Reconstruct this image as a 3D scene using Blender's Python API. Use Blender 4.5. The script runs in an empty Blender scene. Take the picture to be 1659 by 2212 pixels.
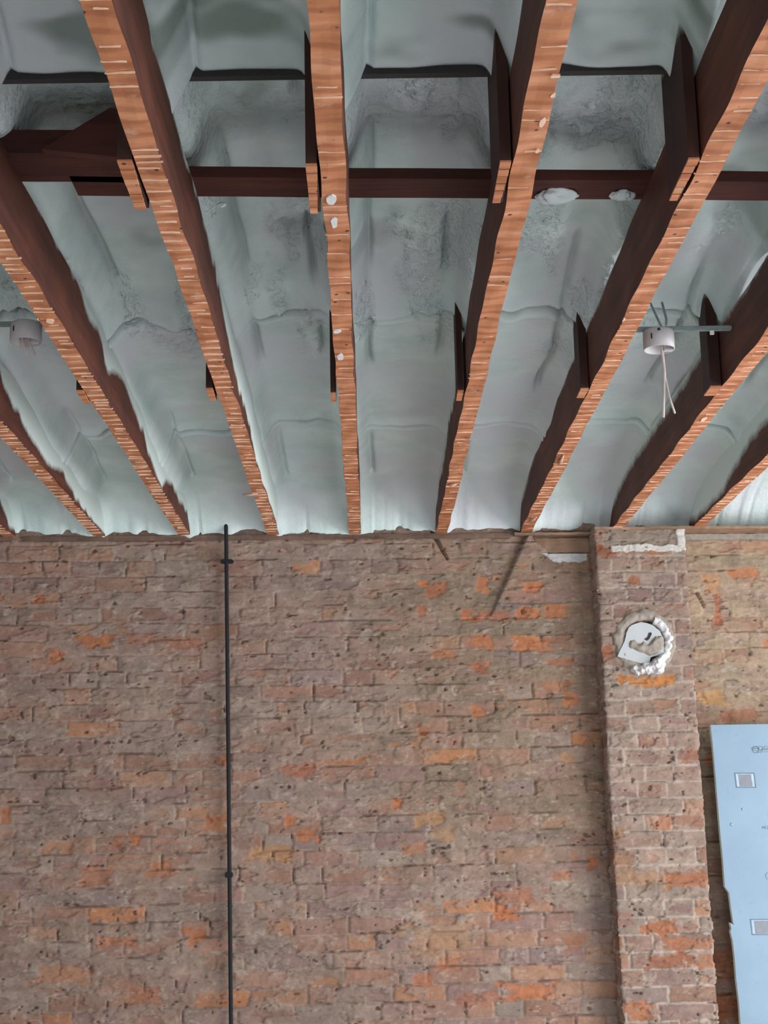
import bpy, bmesh, math, random
import numpy as np

scene = bpy.context.scene
EYE = 1.55                       # eye height above the floor; floor is z = 0

# ------------------------------------------------------------------ camera
FPX = 3253.0
def _n(v): return v / np.linalg.norm(v)
_F = _n(np.array([-23.0, 699.0, FPX]))
_b = (23 + .018 * 699) / FPX
_R = _n(np.array([1.0, -.018, _b]))
_U = np.cross(_R, _F)
if _U[1] > 0: _U = -_U
_U = _n(_U)
CM = np.array([_R, _F, _U])      # world = CM @ (right, down, forward)
cam_data = bpy.data.cameras.new('camera')
cam_data.sensor_fit = 'HORIZONTAL'
cam_data.sensor_width = 36
cam_data.lens = FPX / 1659 * 36
cam_data.clip_start = .05
cam = bpy.data.objects.new('camera', cam_data)
scene.collection.objects.link(cam)
cx, cy, cz = CM[:, 0], -CM[:, 1], -CM[:, 2]
from mathutils import Matrix, Vector
mw = Matrix.Identity(4)
for i in range(3):
    mw[i][0], mw[i][1], mw[i][2] = cx[i], cy[i], cz[i]
mw[2][3] = EYE
cam.matrix_world = mw
scene.camera = cam

# ------------------------------------------------------------------ world, light, exposure
world = bpy.data.worlds.new('world'); scene.world = world
world.use_nodes = True
world.node_tree.nodes['Background'].inputs[0].default_value = (.75, .85, 1, 1)
world.node_tree.nodes['Background'].inputs[1].default_value = .6

def area(name, loc, target, sx, sy, power, col):
    l = bpy.data.lights.new(name, 'AREA'); l.shape = 'RECTANGLE'
    l.size = sx; l.size_y = sy; l.energy = power; l.color = col
    o = bpy.data.objects.new(name, l); scene.collection.objects.link(o)
    o.location = loc
    o.rotation_euler = (Vector(target) - Vector(loc)).to_track_quat('-Z', 'Y').to_euler()
    return o
# daylight through the right-wall window, plus two added fill lamps at the rear
area('daylight_right', (3.32, 3.6, 1.45), (.4, 3.7, .35), 3.0, 2.1, 190, (.97, .985, 1))
area('rear_fill', (1.6, -3.9, 1.45), (1.2, 3, 1.6), 2.2, 2.0, 82, (.95, .98, 1))
area('rear_fill_left', (-1.5, -3.9, 1.45), (-1, 3, 1.6), 1.6, 2.0, 55, (.95, .98, 1))

vs = scene.view_settings
vs.view_transform = 'Standard'; vs.look = 'None'; vs.gamma = 1; vs.use_curve_mapping = False
vs.exposure = 0.0

# ------------------------------------------------------------------ picture -> place helpers
def ray(px, py): return CM @ np.array([px - 829.5, py - 1106.0, FPX])
def at_z(px, py, z):
    d = ray(px, py); p = d * z / d[2]; return np.array([p[0], p[1], p[2] + EYE])
def at_y(px, py, y):
    d = ray(px, py); p = d * y / d[1]; return np.array([p[0], p[1], p[2] + EYE])
WY, WS = 5.87, .055              # the brick wall: y = WY + WS*x
def wall_y(x): return WY + WS * x
def at_wall(px, py, off=0.0):
    d = ray(px, py); p = d * (WY - off) / (d[1] - WS * d[0])
    return np.array([p[0], p[1], p[2] + EYE])
H = 1.17                         # underside of the joists above the eye
ZJ = H + EYE
JT = .165                        # joist depth

# ------------------------------------------------------------------ noise
def _lat(seed, ix, iy):
    a = (ix.astype(np.int64) * 374761393 + iy.astype(np.int64) * 668265263 + seed * 1442695041) & 0x7fffffff
    a = ((a ^ (a >> 13)) * 1274126177) & 0x7fffffff
    a = (a ^ (a >> 16)) & 0x7fffffff
    a = (a * 69069 + 12345) & 0x7fffffff
    return ((a >> 7) & 0xffff) / 65535.0
def vnoise(x, y, sx, sy, seed):
    x = x / sx + 1000; y = y / sy + 1000
    ix, iy = np.floor(x), np.floor(y)
    fx, fy = x - ix, y - iy
    fx = fx * fx * (3 - 2 * fx); fy = fy * fy * (3 - 2 * fy)
    a, b = _lat(seed, ix, iy), _lat(seed, ix + 1, iy)
    c, d = _lat(seed, ix, iy + 1), _lat(seed, ix + 1, iy + 1)
    return (a * (1 - fx) + b * fx) * (1 - fy) + (c * (1 - fx) + d * fx) * fy
def fbm(x, y, sx, sy, seed, octv=4):
    s = 0; amp = 1; tot = 0
    for k in range(octv):
        s = s + amp * vnoise(x, y, sx / 2 ** k, sy / 2 ** k, seed + 17 * k); tot += amp; amp *= .55
    return s / tot               # 0..1, mean .5
def sstep(a, b, x):
    t = np.clip((x - a) / (b - a), 0, 1); return t * t * (3 - 2 * t)

# ------------------------------------------------------------------ materials
def new_mat(name):
    m = bpy.data.materials.new(name); m.use_nodes = True
    return m, m.node_tree, m.node_tree.nodes['Principled BSDF']
def noise_node(nt, scale, detail=5, rough=.6, stretch=(1, 1, 1)):
    tc = nt.nodes.new('ShaderNodeTexCoord'); mp = nt.nodes.new('ShaderNodeMapping')
    mp.inputs['Scale'].default_value = stretch
    nt.links.new(tc.outputs['Object'], mp.inputs[0])
    n = nt.nodes.new('ShaderNodeTexNoise'); n.inputs['Scale'].default_value = scale
    n.inputs['Detail'].default_value = detail; n.inputs['Roughness'].default_value = rough
    nt.links.new(mp.outputs[0], n.inputs['Vector'])
    return n
def ramp(nt, src, stops):
    r = nt.nodes.new('ShaderNodeValToRGB')
    while len(r.color_ramp.elements) < len(stops): r.color_ramp.elements.new(.5)
    for e, (p, c) in zip(r.color_ramp.elements, stops):
        e.position = p; e.color = (*c, 1)
    nt.links.new(src, r.inputs[0]); return r
def bump(nt, bsdf, src, strength, dist):
    b = nt.nodes.new('ShaderNodeBump'); b.inputs['Strength'].default_value = strength
    b.inputs['Distance'].default_value = dist
    nt.links.new(src, b.inputs['Height']); nt.links.new(b.outputs[0], bsdf.inputs['Normal']); return b
def mixc(nt, a, b, fac, mode='MIX'):
    m = nt.nodes.new('ShaderNodeMix'); m.data_type = 'RGBA'; m.blend_type = mode
    for s, v in ((m.inputs[0], fac), (m.inputs[6], a), (m.inputs[7], b)):
        if isinstance(v, bpy.types.NodeSocket): nt.links.new(v, s)
        elif isinstance(v, tuple): s.default_value = (*v, 1)
        else: s.default_value = v
    return m.outputs[2]
def simple(name, col, rough=.6, metal=0, nscale=40, var=.15, bstr=.15, bdist=.002):
    m, nt, b = new_mat(name)
    n = noise_node(nt, nscale)
    lo = tuple(c * (1 - var) for c in col); hi = tuple(min(1, c * (1 + var)) for c in col)
    r = ramp(nt, n.outputs['Fac'], [(.3, lo), (.7, hi)])
    nt.links.new(r.outputs[0], b.inputs['Base Color'])
    b.inputs['Roughness'].default_value = rough; b.inputs['Metallic'].default_value = metal
    bump(nt, b, n.outputs['Fac'], bstr, bdist)
    return m

FOAM_A, FOAM_B = (.54, .655, .635), (.71, .80, .78)
def foam_material():
    m, nt, b = new_mat('spray_foam')
    n1 = noise_node(nt, 5, 4, .55); n2 = noise_node(nt, 70, 5, .65)
    r = ramp(nt, n1.outputs['Fac'], [(.35, FOAM_A), (.65, FOAM_B)])
    # pinkish grey skin on parts of the foam
    n3 = noise_node(nt, 2.3, 3, .5)
    r3 = ramp(nt, n3.outputs['Fac'], [(.45, (0, 0, 0)), (.62, (.9, .9, .9))])
    c = mixc(nt, r.outputs[0], (.62, .65, .68), r3.outputs[0])
    at = nt.nodes.new('ShaderNodeAttribute'); at.attribute_name = 'dark_green'
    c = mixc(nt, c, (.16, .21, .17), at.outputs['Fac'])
    nt.links.new(c, b.inputs['Base Color'])
    b.inputs['Roughness'].default_value = .75; b.inputs['Specular IOR Level'].default_value = .25
    n5 = noise_node(nt, 24, 4, .6)
    ad = nt.nodes.new('ShaderNodeMath'); ad.operation = 'MULTIPLY_ADD'; ad.inputs[1].default_value = 2.2
    nt.links.new(n5.outputs['Fac'], ad.inputs[0]); nt.links.new(n2.outputs['Fac'], ad.inputs[2])
    b1 = bump(nt, b, ad.outputs[0], .45, .004)
    ra = nt.nodes.new('ShaderNodeAttribute'); ra.attribute_name = 'rough_skin'
    n6 = noise_node(nt, 42, 3, .55)
    rr = ramp(nt, n6.outputs['Fac'], [(.38, (0, 0, 0)), (.60, (1, 1, 1))])
    b2 = nt.nodes.new('ShaderNodeBump'); b2.inputs['Distance'].default_value = .0055
    nt.links.new(ra.outputs['Fac'], b2.inputs['Strength']); nt.links.new(rr.outputs[0], b2.inputs['Height'])
    nt.links.new(b1.outputs[0], b2.inputs['Normal']); nt.links.new(b2.outputs[0], b.inputs['Normal'])
    return m
M_FOAM = foam_material()

def wood_side_material(name, ca, cb, axis='Y', foam_attr=True):
    m, nt, b = new_mat(name)
    st = {'Y': (14, .8, 14), 'X': (.8, 14, 14), 'Z': (14, 14, .8)}[axis]
    n = noise_node(nt, 3, 6, .65, st); n2 = noise_node(nt, 4, 4, .6)
    r = ramp(nt, n.outputs['Fac'], [(.3, ca), (.7, cb)])
    r2 = ramp(nt, n2.outputs['Fac'], [(.35, (.6, .6, .6)), (.7, (1.15, 1.1, 1.1))])
    c = mixc(nt, r.outputs[0], r2.outputs[0], 1.0, 'MULTIPLY')
    if foam_attr:
        at = nt.nodes.new('ShaderNodeAttribute'); at.attribute_name = 'overspray'
        n4 = noise_node(nt, 60, 4, .6)
        ad = nt.nodes.new('ShaderNodeMath'); ad.operation = 'ADD'
        sb = nt.nodes.new('ShaderNodeMath'); sb.operation = 'MULTIPLY_ADD'
        nt.links.new(n4.outputs['Fac'], sb.inputs[0]); sb.inputs[1].default_value = .5; sb.inputs[2].default_value = -.25
        nt.links.new(at.outputs['Fac'], ad.inputs[0]); nt.links.new(sb.outputs[0], ad.inputs[1])
        rr = ramp(nt, ad.outputs[0], [(.22, (0, 0, 0)), (.78, (1, 1, 1))])
        c = mixc(nt, c, (.62, .70, .67), rr.outputs[0])
    nt.links.new(c, b.inputs['Base Color'])
    b.inputs['Roughness'].default_value = .7; b.inputs['Specular IOR Level'].default_value = .3
    bump(nt, b, n.outputs['Fac'], .3, .002)
    return m
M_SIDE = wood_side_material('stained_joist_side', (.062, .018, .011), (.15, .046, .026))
M_DARKWOOD = wood_side_material('dark_plank', (.045, .012, .009), (.10, .027, .018), 'X', False)
M_HANGER = wood_side_material('dark_upright_board', (.03, .011, .008), (.065, .022, .015), 'Z')

def lath_material():
    m, nt, b = new_mat('lath_marked_underside')
    n = noise_node(nt, 6, 5, .6, (1, 3, 1)); 
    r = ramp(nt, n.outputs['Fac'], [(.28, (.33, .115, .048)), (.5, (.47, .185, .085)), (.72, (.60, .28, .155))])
    tc = nt.nodes.new('ShaderNodeTexCoord')
    wv = nt.nodes.new('ShaderNodeTexWave'); wv.wave_type = 'BANDS'; wv.bands_direction = 'Y'
    wv.inputs['Scale'].default_value = 6.5; wv.inputs['Distortion'].default_value = 2.2
    wv.inputs['Detail'].default_value = 2; wv.inputs['Detail Scale'].default_value = 1.2
    nt.links.new(tc.outputs['Object'], wv.inputs[0])
    rw = ramp(nt, wv.outputs['Fac'], [(.1, (.72, .62, .6)), (.5, (1, 1, 1))])
    c = mixc(nt, r.outputs[0], rw.outputs[0], .75, 'MULTIPLY')
    # plaster dust patches
    n5 = noise_node(nt, 16, 4, .6)
    r5 = ramp(nt, n5.outputs['Fac'], [(.62, (0, 0, 0)), (.74, (.55, .55, .55))])
    c = mixc(nt, c, (.55, .38, .29), r5.outputs[0])
    # nail holes
    vo = nt.nodes.new('ShaderNodeTexVoronoi'); vo.inputs['Scale'].default_value = 22
    nt.links.new(tc.outputs['Object'], vo.inputs['Vector'])
    rv = ramp(nt, vo.outputs['Distance'], [(.07, (1, 1, 1)), (.12, (0, 0, 0))])
    c = mixc(nt, c, (.05, .02, .015), rv.outputs[0])
    nt.links.new(c, b.inputs['Base Color'])
    b.inputs['Roughness'].default_value = .65; b.inputs['Specular IOR Level'].default_value = .3
    bump(nt, b, n.outputs['Fac'], .3, .002)
    return m
M_LATH = lath_material()
M_RIDGE = simple('plaster_residue', (.74, .48, .34), .8)
M_SPLINTER = simple('pale_wood_splinter', (.55, .33, .22), .7)

def masonry_material():
    m, nt, b = new_mat('old_brick_masonry')
    at = nt.nodes.new('ShaderNodeAttribute'); at.attribute_name = 'clay'
    n = noise_node(nt, 90, 5, .65); n2 = noise_node(nt, 18, 5, .65)
    r = ramp(nt, n.outputs['Fac'], [(.3, (.86, .86, .86)), (.7, (1.12, 1.12, 1.12))])
    r2 = ramp(nt, n2.outputs['Fac'], [(.32, (.86, .85, .84)), (.68, (1.12, 1.11, 1.10))])
    c = mixc(nt, at.outputs['Color'], r.outputs[0], 1.0, 'MULTIPLY')
    c = mixc(nt, c, r2.outputs[0], 1.0, 'MULTIPLY')
    nt.links.new(c, b.inputs['Base Color'])
    b.inputs['Roughness'].default_value = .88; b.inputs['Specular IOR Level'].default_value = .2
    bump(nt, b, n.outputs['Fac'], .4, .002)
    return m
M_BRICK = masonry_material()
M_PITCH = simple('blackened_beam', (.035, .03, .03), .8)
M_PLASTER = simple('white_plaster', (.62, .60, .60), .85, nscale=60, var=.08, bstr=.5, bdist=.004)
M_GREYPL = simple('grey_plaster', (.30, .255, .215), .9, nscale=45, var=.2, bstr=.5, bdist=.004)
M_COVER = simple('pale_cover', (.44, .46, .47), .5, nscale=30, var=.03, bstr=.03)
M_VOID = simple('void_black', (.03, .025, .022), .9)  # near-black: the dark inside slots and notches put into the colour
M_PIPE = simple('black_pipe', (.007, .007, .011), .8, 0, 50, .3, .05)
M_PVC = simple('grey_plastic', (.50, .47, .48), .45, nscale=30, var=.05, bstr=.02)
M_WIRE = simple('grey_pink_wire', (.52, .44, .42), .5, nscale=30, var=.08, bstr=.02)
M_CONDUIT = simple('foam_dusted_conduit', (.24, .29, .28), .6, nscale=40, var=.2)
M_TIN = simple('white_tin', (.8, .8, .8), .5)
M_TIMBER = wood_side_material('weathered_timber', (.27, .16, .10), (.42, .28, .19), 'X', False)
M_CONCRETE = simple('floor_concrete', (.74, .74, .74), .85, nscale=3, var=.1)
M_ROOMPL = simple('room_plaster', (.58, .58, .57), .9, nscale=4, var=.08)
M_FRAME = simple('window_paint', (.7, .7, .68), .5)

def board_material():
    m, nt, b = new_mat('pale_blue_facing')
    n = noise_node(nt, 3, 5, .6); n2 = noise_node(nt, 35, 4, .6)
    r = ramp(nt, n.outputs['Fac'], [(.3, (.165, .24, .32)), (.7, (.20, .29, .375))])
    r2 = ramp(nt, n2.outputs['Fac'], [(.64, (1, 1, 1)), (.8, (.72, .74, .78))])
    c = mixc(nt, r.outputs[0], r2.outputs[0], 1.0, 'MULTIPLY')
    nt.links.new(c, b.inputs['Base Color'])
    b.inputs['Roughness'].default_value = .42; b.inputs['Metallic'].default_value = .15
    bump(nt, b, n.outputs['Fac'], .25, .01)
    return m
M_BOARD = board_material()
M_BOARDCORE = simple('board_core', (.62, .66, .55), .8)
M_INK = simple('grey_ink', (.10, .14, .18), .6, var=.2)
M_STAMP = simple('grey_stamp', (.19, .20, .235), .7)
M_STAMPW = simple('pale_stamp_edge', (.33, .42, .50), .6)

# ------------------------------------------------------------------ object helpers
COL = scene.collection
def link(name, mesh, mats, parent=None):
    o = bpy.data.objects.new(name, mesh); COL.objects.link(o)
    for m in (mats if isinstance(mats, (list, tuple)) else [mats]): mesh.materials.append(m)
    if parent: 
        o.parent = parent
        o.matrix_parent_inverse = Matrix.Translation(parent.location).inverted()
    return o
def tag(o, label=None, cat=None, group=None, kind=None):
    if label: o['label'] = label
    if cat: o['category'] = cat
    if group: o['group'] = group
    if kind: o['kind'] = kind
    return o
def empty(name, loc, label, cat, group=None):
    o = bpy.data.objects.new(name, None); COL.objects.link(o)
    o.location = tuple(float(v) for v in loc); o.empty_display_size = .05
    return tag(o, label, cat, group)
def py_mesh(name, verts, faces, smooth=False):
    me = bpy.data.meshes.new(name); me.from_pydata([tuple(map(float, v)) for v in verts], [], faces)
    me.update()
    if smooth: me.polygons.foreach_set('use_smooth', [True] * len(me.polygons))
    return me
def grid_mesh(name, P, flip=False, smooth=True):
    nr, nc = P.shape[:2]
    me = bpy.data.meshes.new(name)
    me.vertices.add(nr * nc); me.vertices.foreach_set('co', P.reshape(-1).astype(np.float32))
    idx = np.arange(nr * nc).reshape(nr, nc)
    q = np.stack([idx[:-1, :-1], idx[:-1, 1:], idx[1:, 1:], idx[1:, :-1]], -1).reshape(-1, 4)
    if flip: q = q[:, ::-1]
    nf = len(q)
    me.loops.add(nf * 4); me.loops.foreach_set('vertex_index', q.reshape(-1).astype(np.int32))
    me.polygons.add(nf); me.polygons.foreach_set('loop_start', (np.arange(nf) * 4).astype(np.int32))
    me.polygons.foreach_set('loop_total', np.full(nf, 4, np.int32))
    me.update(calc_edges=True)
    me.polygons.foreach_set('use_smooth', np.full(nf, smooth))
    return me
def col_attr(me, name, rgb):
    a = me.color_attributes.new(name, 'FLOAT_COLOR', 'POINT')
    c = np.ones((len(me.vertices), 4), np.float32); c[:, :3] = rgb.reshape(-1, 3)
    a.data.foreach_set('color', c.reshape(-1))
def flt_attr(me, name, v):
    a = me.attributes.new(name, 'FLOAT', 'POINT'); a.data.foreach_set('value', v.reshape(-1).astype(np.float32))
def box_bm(bm, x0, x1, y0, y1, z0, z1, mi=0):
    vs_ = [bm.verts.new(p) for p in ((x0,y0,z0),(x1,y0,z0),(x1,y1,z0),(x0,y1,z0),(x0,y0,z1),(x1,y0,z1),(x1,y1,z1),(x0,y1,z1))]
    for f in ((0,3,2,1),(4,5,6,7),(0,1,5,4),(1,2,6,5),(2,3,7,6),(3,0,4,7)):
        fc = bm.faces.new([vs_[i] for i in f]); fc.material_index = mi
    return vs_
def bm_obj(name, bm, mats, parent=None, bevel=0, smooth=False):
    if bevel:
        bmesh.ops.bevel(bm, geom=bm.edges[:], offset=bevel, segments=2, affect='EDGES')
    bmesh.ops.recalc_face_normals(bm, faces=bm.faces[:])
    me = bpy.data.meshes.new(name); bm.to_mesh(me); bm.free()
    if smooth: me.polygons.foreach_set('use_smooth', [True] * len(me.polygons))
    return link(name, me, mats, parent)
def tube(name, pts, r, mat, parent=None, seg=12):
    """round bar along a polyline; r is a number or one radius per point"""
    pts = [Vector(tuple(map(float, p))) for p in pts]
    rs = r if isinstance(r, (list, tuple)) else [r] * len(pts)
    V, Fc = [], []
    for i, p in enumerate(pts):
        d = (pts[min(i + 1, len(pts) - 1)] - pts[max(i - 1, 0)]).normalized()
        a = d.orthogonal().normalized() if i == 0 else (pa - d * pa.dot(d)).normalized()
        pa = a; c = d.cross(a)
        for k in range(seg):
            t = 2 * math.pi * k / seg
            V.append(p + (a * math.cos(t) + c * math.sin(t)) * rs[i])
    for i in range(len(pts) - 1):
        for k in range(seg):
            k2 = (k + 1) % seg
            Fc.append((i * seg + k, i * seg + k2, (i + 1) * seg + k2, (i + 1) * seg + k))
    Fc.append(tuple(range(seg))[::-1]); Fc.append(tuple((len(pts) - 1) * seg + k for k in range(seg)))
    return link(name, py_mesh(name, V, Fc, True), mat, parent)
ALPHA = math.atan(WS); WT = np.array([math.cos(ALPHA), math.sin(ALPHA), 0]); WN = np.array([math.sin(ALPHA), -math.cos(ALPHA), 0])
def plate(name, pix, off, thick, mat, parent=None, mats=None, jitter=0):
    """solid plate parallel to the wall: outline given by picture points, front face 'off' before the wall"""
    rnd = random.Random(len(name) * 7 + int(pix[0][0]))
    F_ = [at_wall(x, y, off) for x, y in pix]
    if jitter: F_ = [p + WT * rnd.uniform(-jitter, jitter) + np.array([0, 0, rnd.uniform(-jitter, jitter)]) for p in F_]
    B_ = [p - WN * thick for p in F_]
    n = len(F_)
    me = py_mesh(name, F_ + B_, [tuple(range(n))] + [tuple(range(n, 2 * n))[::-1]] +
                 [(i, (i + 1) % n, n + (i + 1) % n, n + i) for i in range(n)])
    bm = bmesh.new(); bm.from_mesh(me); bmesh.ops.recalc_face_normals(bm, faces=bm.faces[:]); bm.to_mesh(me); bm.free()
    return link(name, me, mat, parent)
def refine(poly, step, amp, seed):
    """closed outline with ragged extra points"""
    rnd = random.Random(seed); out = []
    for i, a in enumerate(poly):
        b = poly[(i + 1) % len(poly)]; L = math.hypot(b[0] - a[0], b[1] - a[1]); k = max(1, int(L / step))
        for j in range(k):
            t = j / k
            out.append((a[0] + (b[0] - a[0]) * t + rnd.uniform(-amp, amp), a[1] + (b[1] - a[1]) * t + rnd.uniform(-amp, amp)))
    return out

# ------------------------------------------------------------------ masonry generator
RH = .0625
PALETTE = np.array([(.40, .20, .135), (.42, .22, .155), (.36, .19, .15), (.33, .20, .18), (.45, .24, .15),
                    (.31, .22, .21), (.38, .29, .24), (.58, .23, .095), (.50, .24, .13), (.29, .19, .17)])
PW = np.array([.16, .14, .13, .12, .1, .11, .1, .05, .05, .04]); PW /= PW.sum()
def masonry(u, z, cover, film, seed, special=(), zoff=0.0, lime_joint=0.0):
    """u, z: arrays of metres along and up the wall. cover: 0..1 how much mortar film hides the bricks.
    returns relief (m) and the colour of the surface"""
    rng = np.random.RandomState(seed)
    zw = z + zoff + .006 * (fbm(u, z, .5, .3, seed + 1, 3) - .5) * 2 + .003 * (vnoise(u, z, .05, .03, seed + 2) - .5)
    uw = u + .010 * (fbm(u, z, .05, .03, seed + 3, 3) - .5)
    r = np.floor(zw / RH).astype(int); fz = zw / RH - r
    rmin = r.min(); nrow = r.max() - rmin + 1
    left = np.zeros_like(u); right = np.zeros_like(u); bid = np.zeros(u.shape, int)
    base = 0; u0, u1 = u.min() - .4, u.max() + .4
    for k in range(nrow):
        wds = []
        x = u0 + rng.uniform(-.1, .1); ed = [x]
        while x < u1:
            x += (.112 if rng.rand() < .42 else .205) + rng.uniform(-.008, .008); ed.append(x)
        ed = np.array(ed); msk = r == k + rmin
        i = np.clip(np.searchsorted(ed, uw[msk]) - 1, 0, len(ed) - 2)
        left[msk] = ed[i]; right[msk] = ed[i + 1]; bid[msk] = base + i; base += len(ed)
    nb = base + 1
    pal = PALETTE[rng.choice(len(PALETTE), nb, p=PW)] * rng.uniform(.85, 1.15, (nb, 1))
    hb = rng.uniform(-.0022, .0022, nb); eb = rng.rand(nb)
    tilt = rng.uniform(-.02, .02, nb)
    d = np.minimum(np.minimum(uw - left, right - uw), np.minimum(fz, 1 - fz) * RH)
    er = .0045 * (fbm(u, z, .022, .016, seed + 5, 3) - .5) * 2
    brick = sstep(.002, .0065, d + er)
    fine = fbm(u, z, .02, .014, seed + 6, 4) - .5
    # mortar film: lumpy, with sharp broken edges
    fl = fbm(u, z, .085, .035, seed + 7, 4)
    lvl = .34 + .34 * cover + .22 * (eb[bid] - .5)
    film_m = sstep(-.018, .018, lvl - fl)                     # 1 = covered
    bare = (1 - film_m) * brick
    fl2 = fbm(u, z, .055, .028, seed + 8, 4)
    flake = sstep(-.01, .01, fl2 - .56)                       # a second, thicker skin of mortar
    h = hb[bid] * brick + tilt[bid] * (uw - left - .06) * brick * .35
    h += -.0045 * (1 - brick) * (1 - .75 * film_m)
    h += .0024 * film_m + .0034 * flake * film_m + fine * .0040
    # open bed joints and chips
    gap = sstep(.60, .68, fbm(u, z + zoff, .13, .06, seed + 9, 3)) * (1 - sstep(.0, .0042, np.minimum(fz, 1 - fz) * RH))
    gv = sstep(.65, .71, fbm(u, z, .05, .06, seed + 10, 3)) * (1 - sstep(.0, .0045, np.minimum(uw - left, right - uw)))
    h -= .0085 * np.maximum(gap, gv)
    pit = sstep(.79, .82, fbm(u, z, .032, .02, seed + 11, 3)); h -= .008 * pit
    col = pal[bid]
    v1 = (fbm(u, z, .12, .05, seed + 12, 4) - .5)[..., None]
    v2 = (fbm(u, z, .035, .018, seed + 21, 3) - .5)[..., None]
    filmc = film * (1 + .7 * v1 + .45 * v2)
    pinkish = sstep(.45, .65, fbm(u, z, .25, .1, seed + 13, 3))[..., None]
    filmc = filmc * (1 - .32 * pinkish) + .32 * pinkish * np.array([.42, .25, .20])
    thin = np.clip(.62 + .4 * (eb[bid] - .5) + .35 * cover, 0, .93)[..., None]   # a film thin enough to tint
    body = col * (1 - thin * film_m[..., None]) + filmc * thin * film_m[..., None]
    dusty = .34 + .25 * v1
    body = np.where(bare[..., None] > .5, col * (1 - dusty) + filmc * dusty, body)
    mort = filmc * 1.04 * (1 - lime_joint) + lime_joint * np.array([.66, .56, .48])
    rgb = body * brick[..., None] + mort * (1 - brick[..., None])
    g = np.clip(np.maximum(np.maximum(gap, gv), pit), 0, 1)[..., None]
    rgb = rgb * (1 - .55 * g) + np.array([.13, .07, .05]) * .55 * g  # dark mortar gaps and pits, with recess shade put into the colour
    pale = sstep(.70, .74, fbm(u, z, .03, .016, seed + 14, 3))[..., None] * .45      # crumbs of lime
    rgb = rgb * (1 - pale) + np.array([.55, .46, .39]) * pale
    for (su, sz, sw, sh, c, k) in special:                     # broken orange bricks, one by one
        e = np.maximum(np.abs(u - su) / (sw / 2), np.abs(z - sz) / (sh / 2)) + 1.7 * (fbm(u, z, .034, .022, seed + 15, 4) - .5)
        mk = sstep(1.10, .88, e)[..., None] * k * (.75 + .5 * fbm(u, z, .05, .03, seed + 16, 3))[..., None]
        mk = np.minimum(mk, 1)
        rgb = rgb * (1 - mk) + (np.array(c) * (1 + .5 * fine[..., None])) * mk
        h = h - .0035 * mk[..., 0]
    return h, np.clip(rgb * .74, .01, .9)
def px_special(lst, off=0.0):
    out = []
    for (x, y, w, hh, c, k) in lst:
        p = at_wall(x, y, off); s = 545.0
        out.append((p[0], p[2], w / s, hh / s, c, k))
    return out
OR = (.53, .205, .10); OD = (.44, .165, .09); OY = (.50, .28, .15); RD = (.42, .15, .10)

# ------------------------------------------------------------------ wall_back
du, dz = .0052, .0031
us = np.arange(-1.86, 1.92, du); zs = np.arange(.55, EYE + 1.30, dz)
Ug, Zg = np.meshgrid(us, zs)
leanU = Ug
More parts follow.
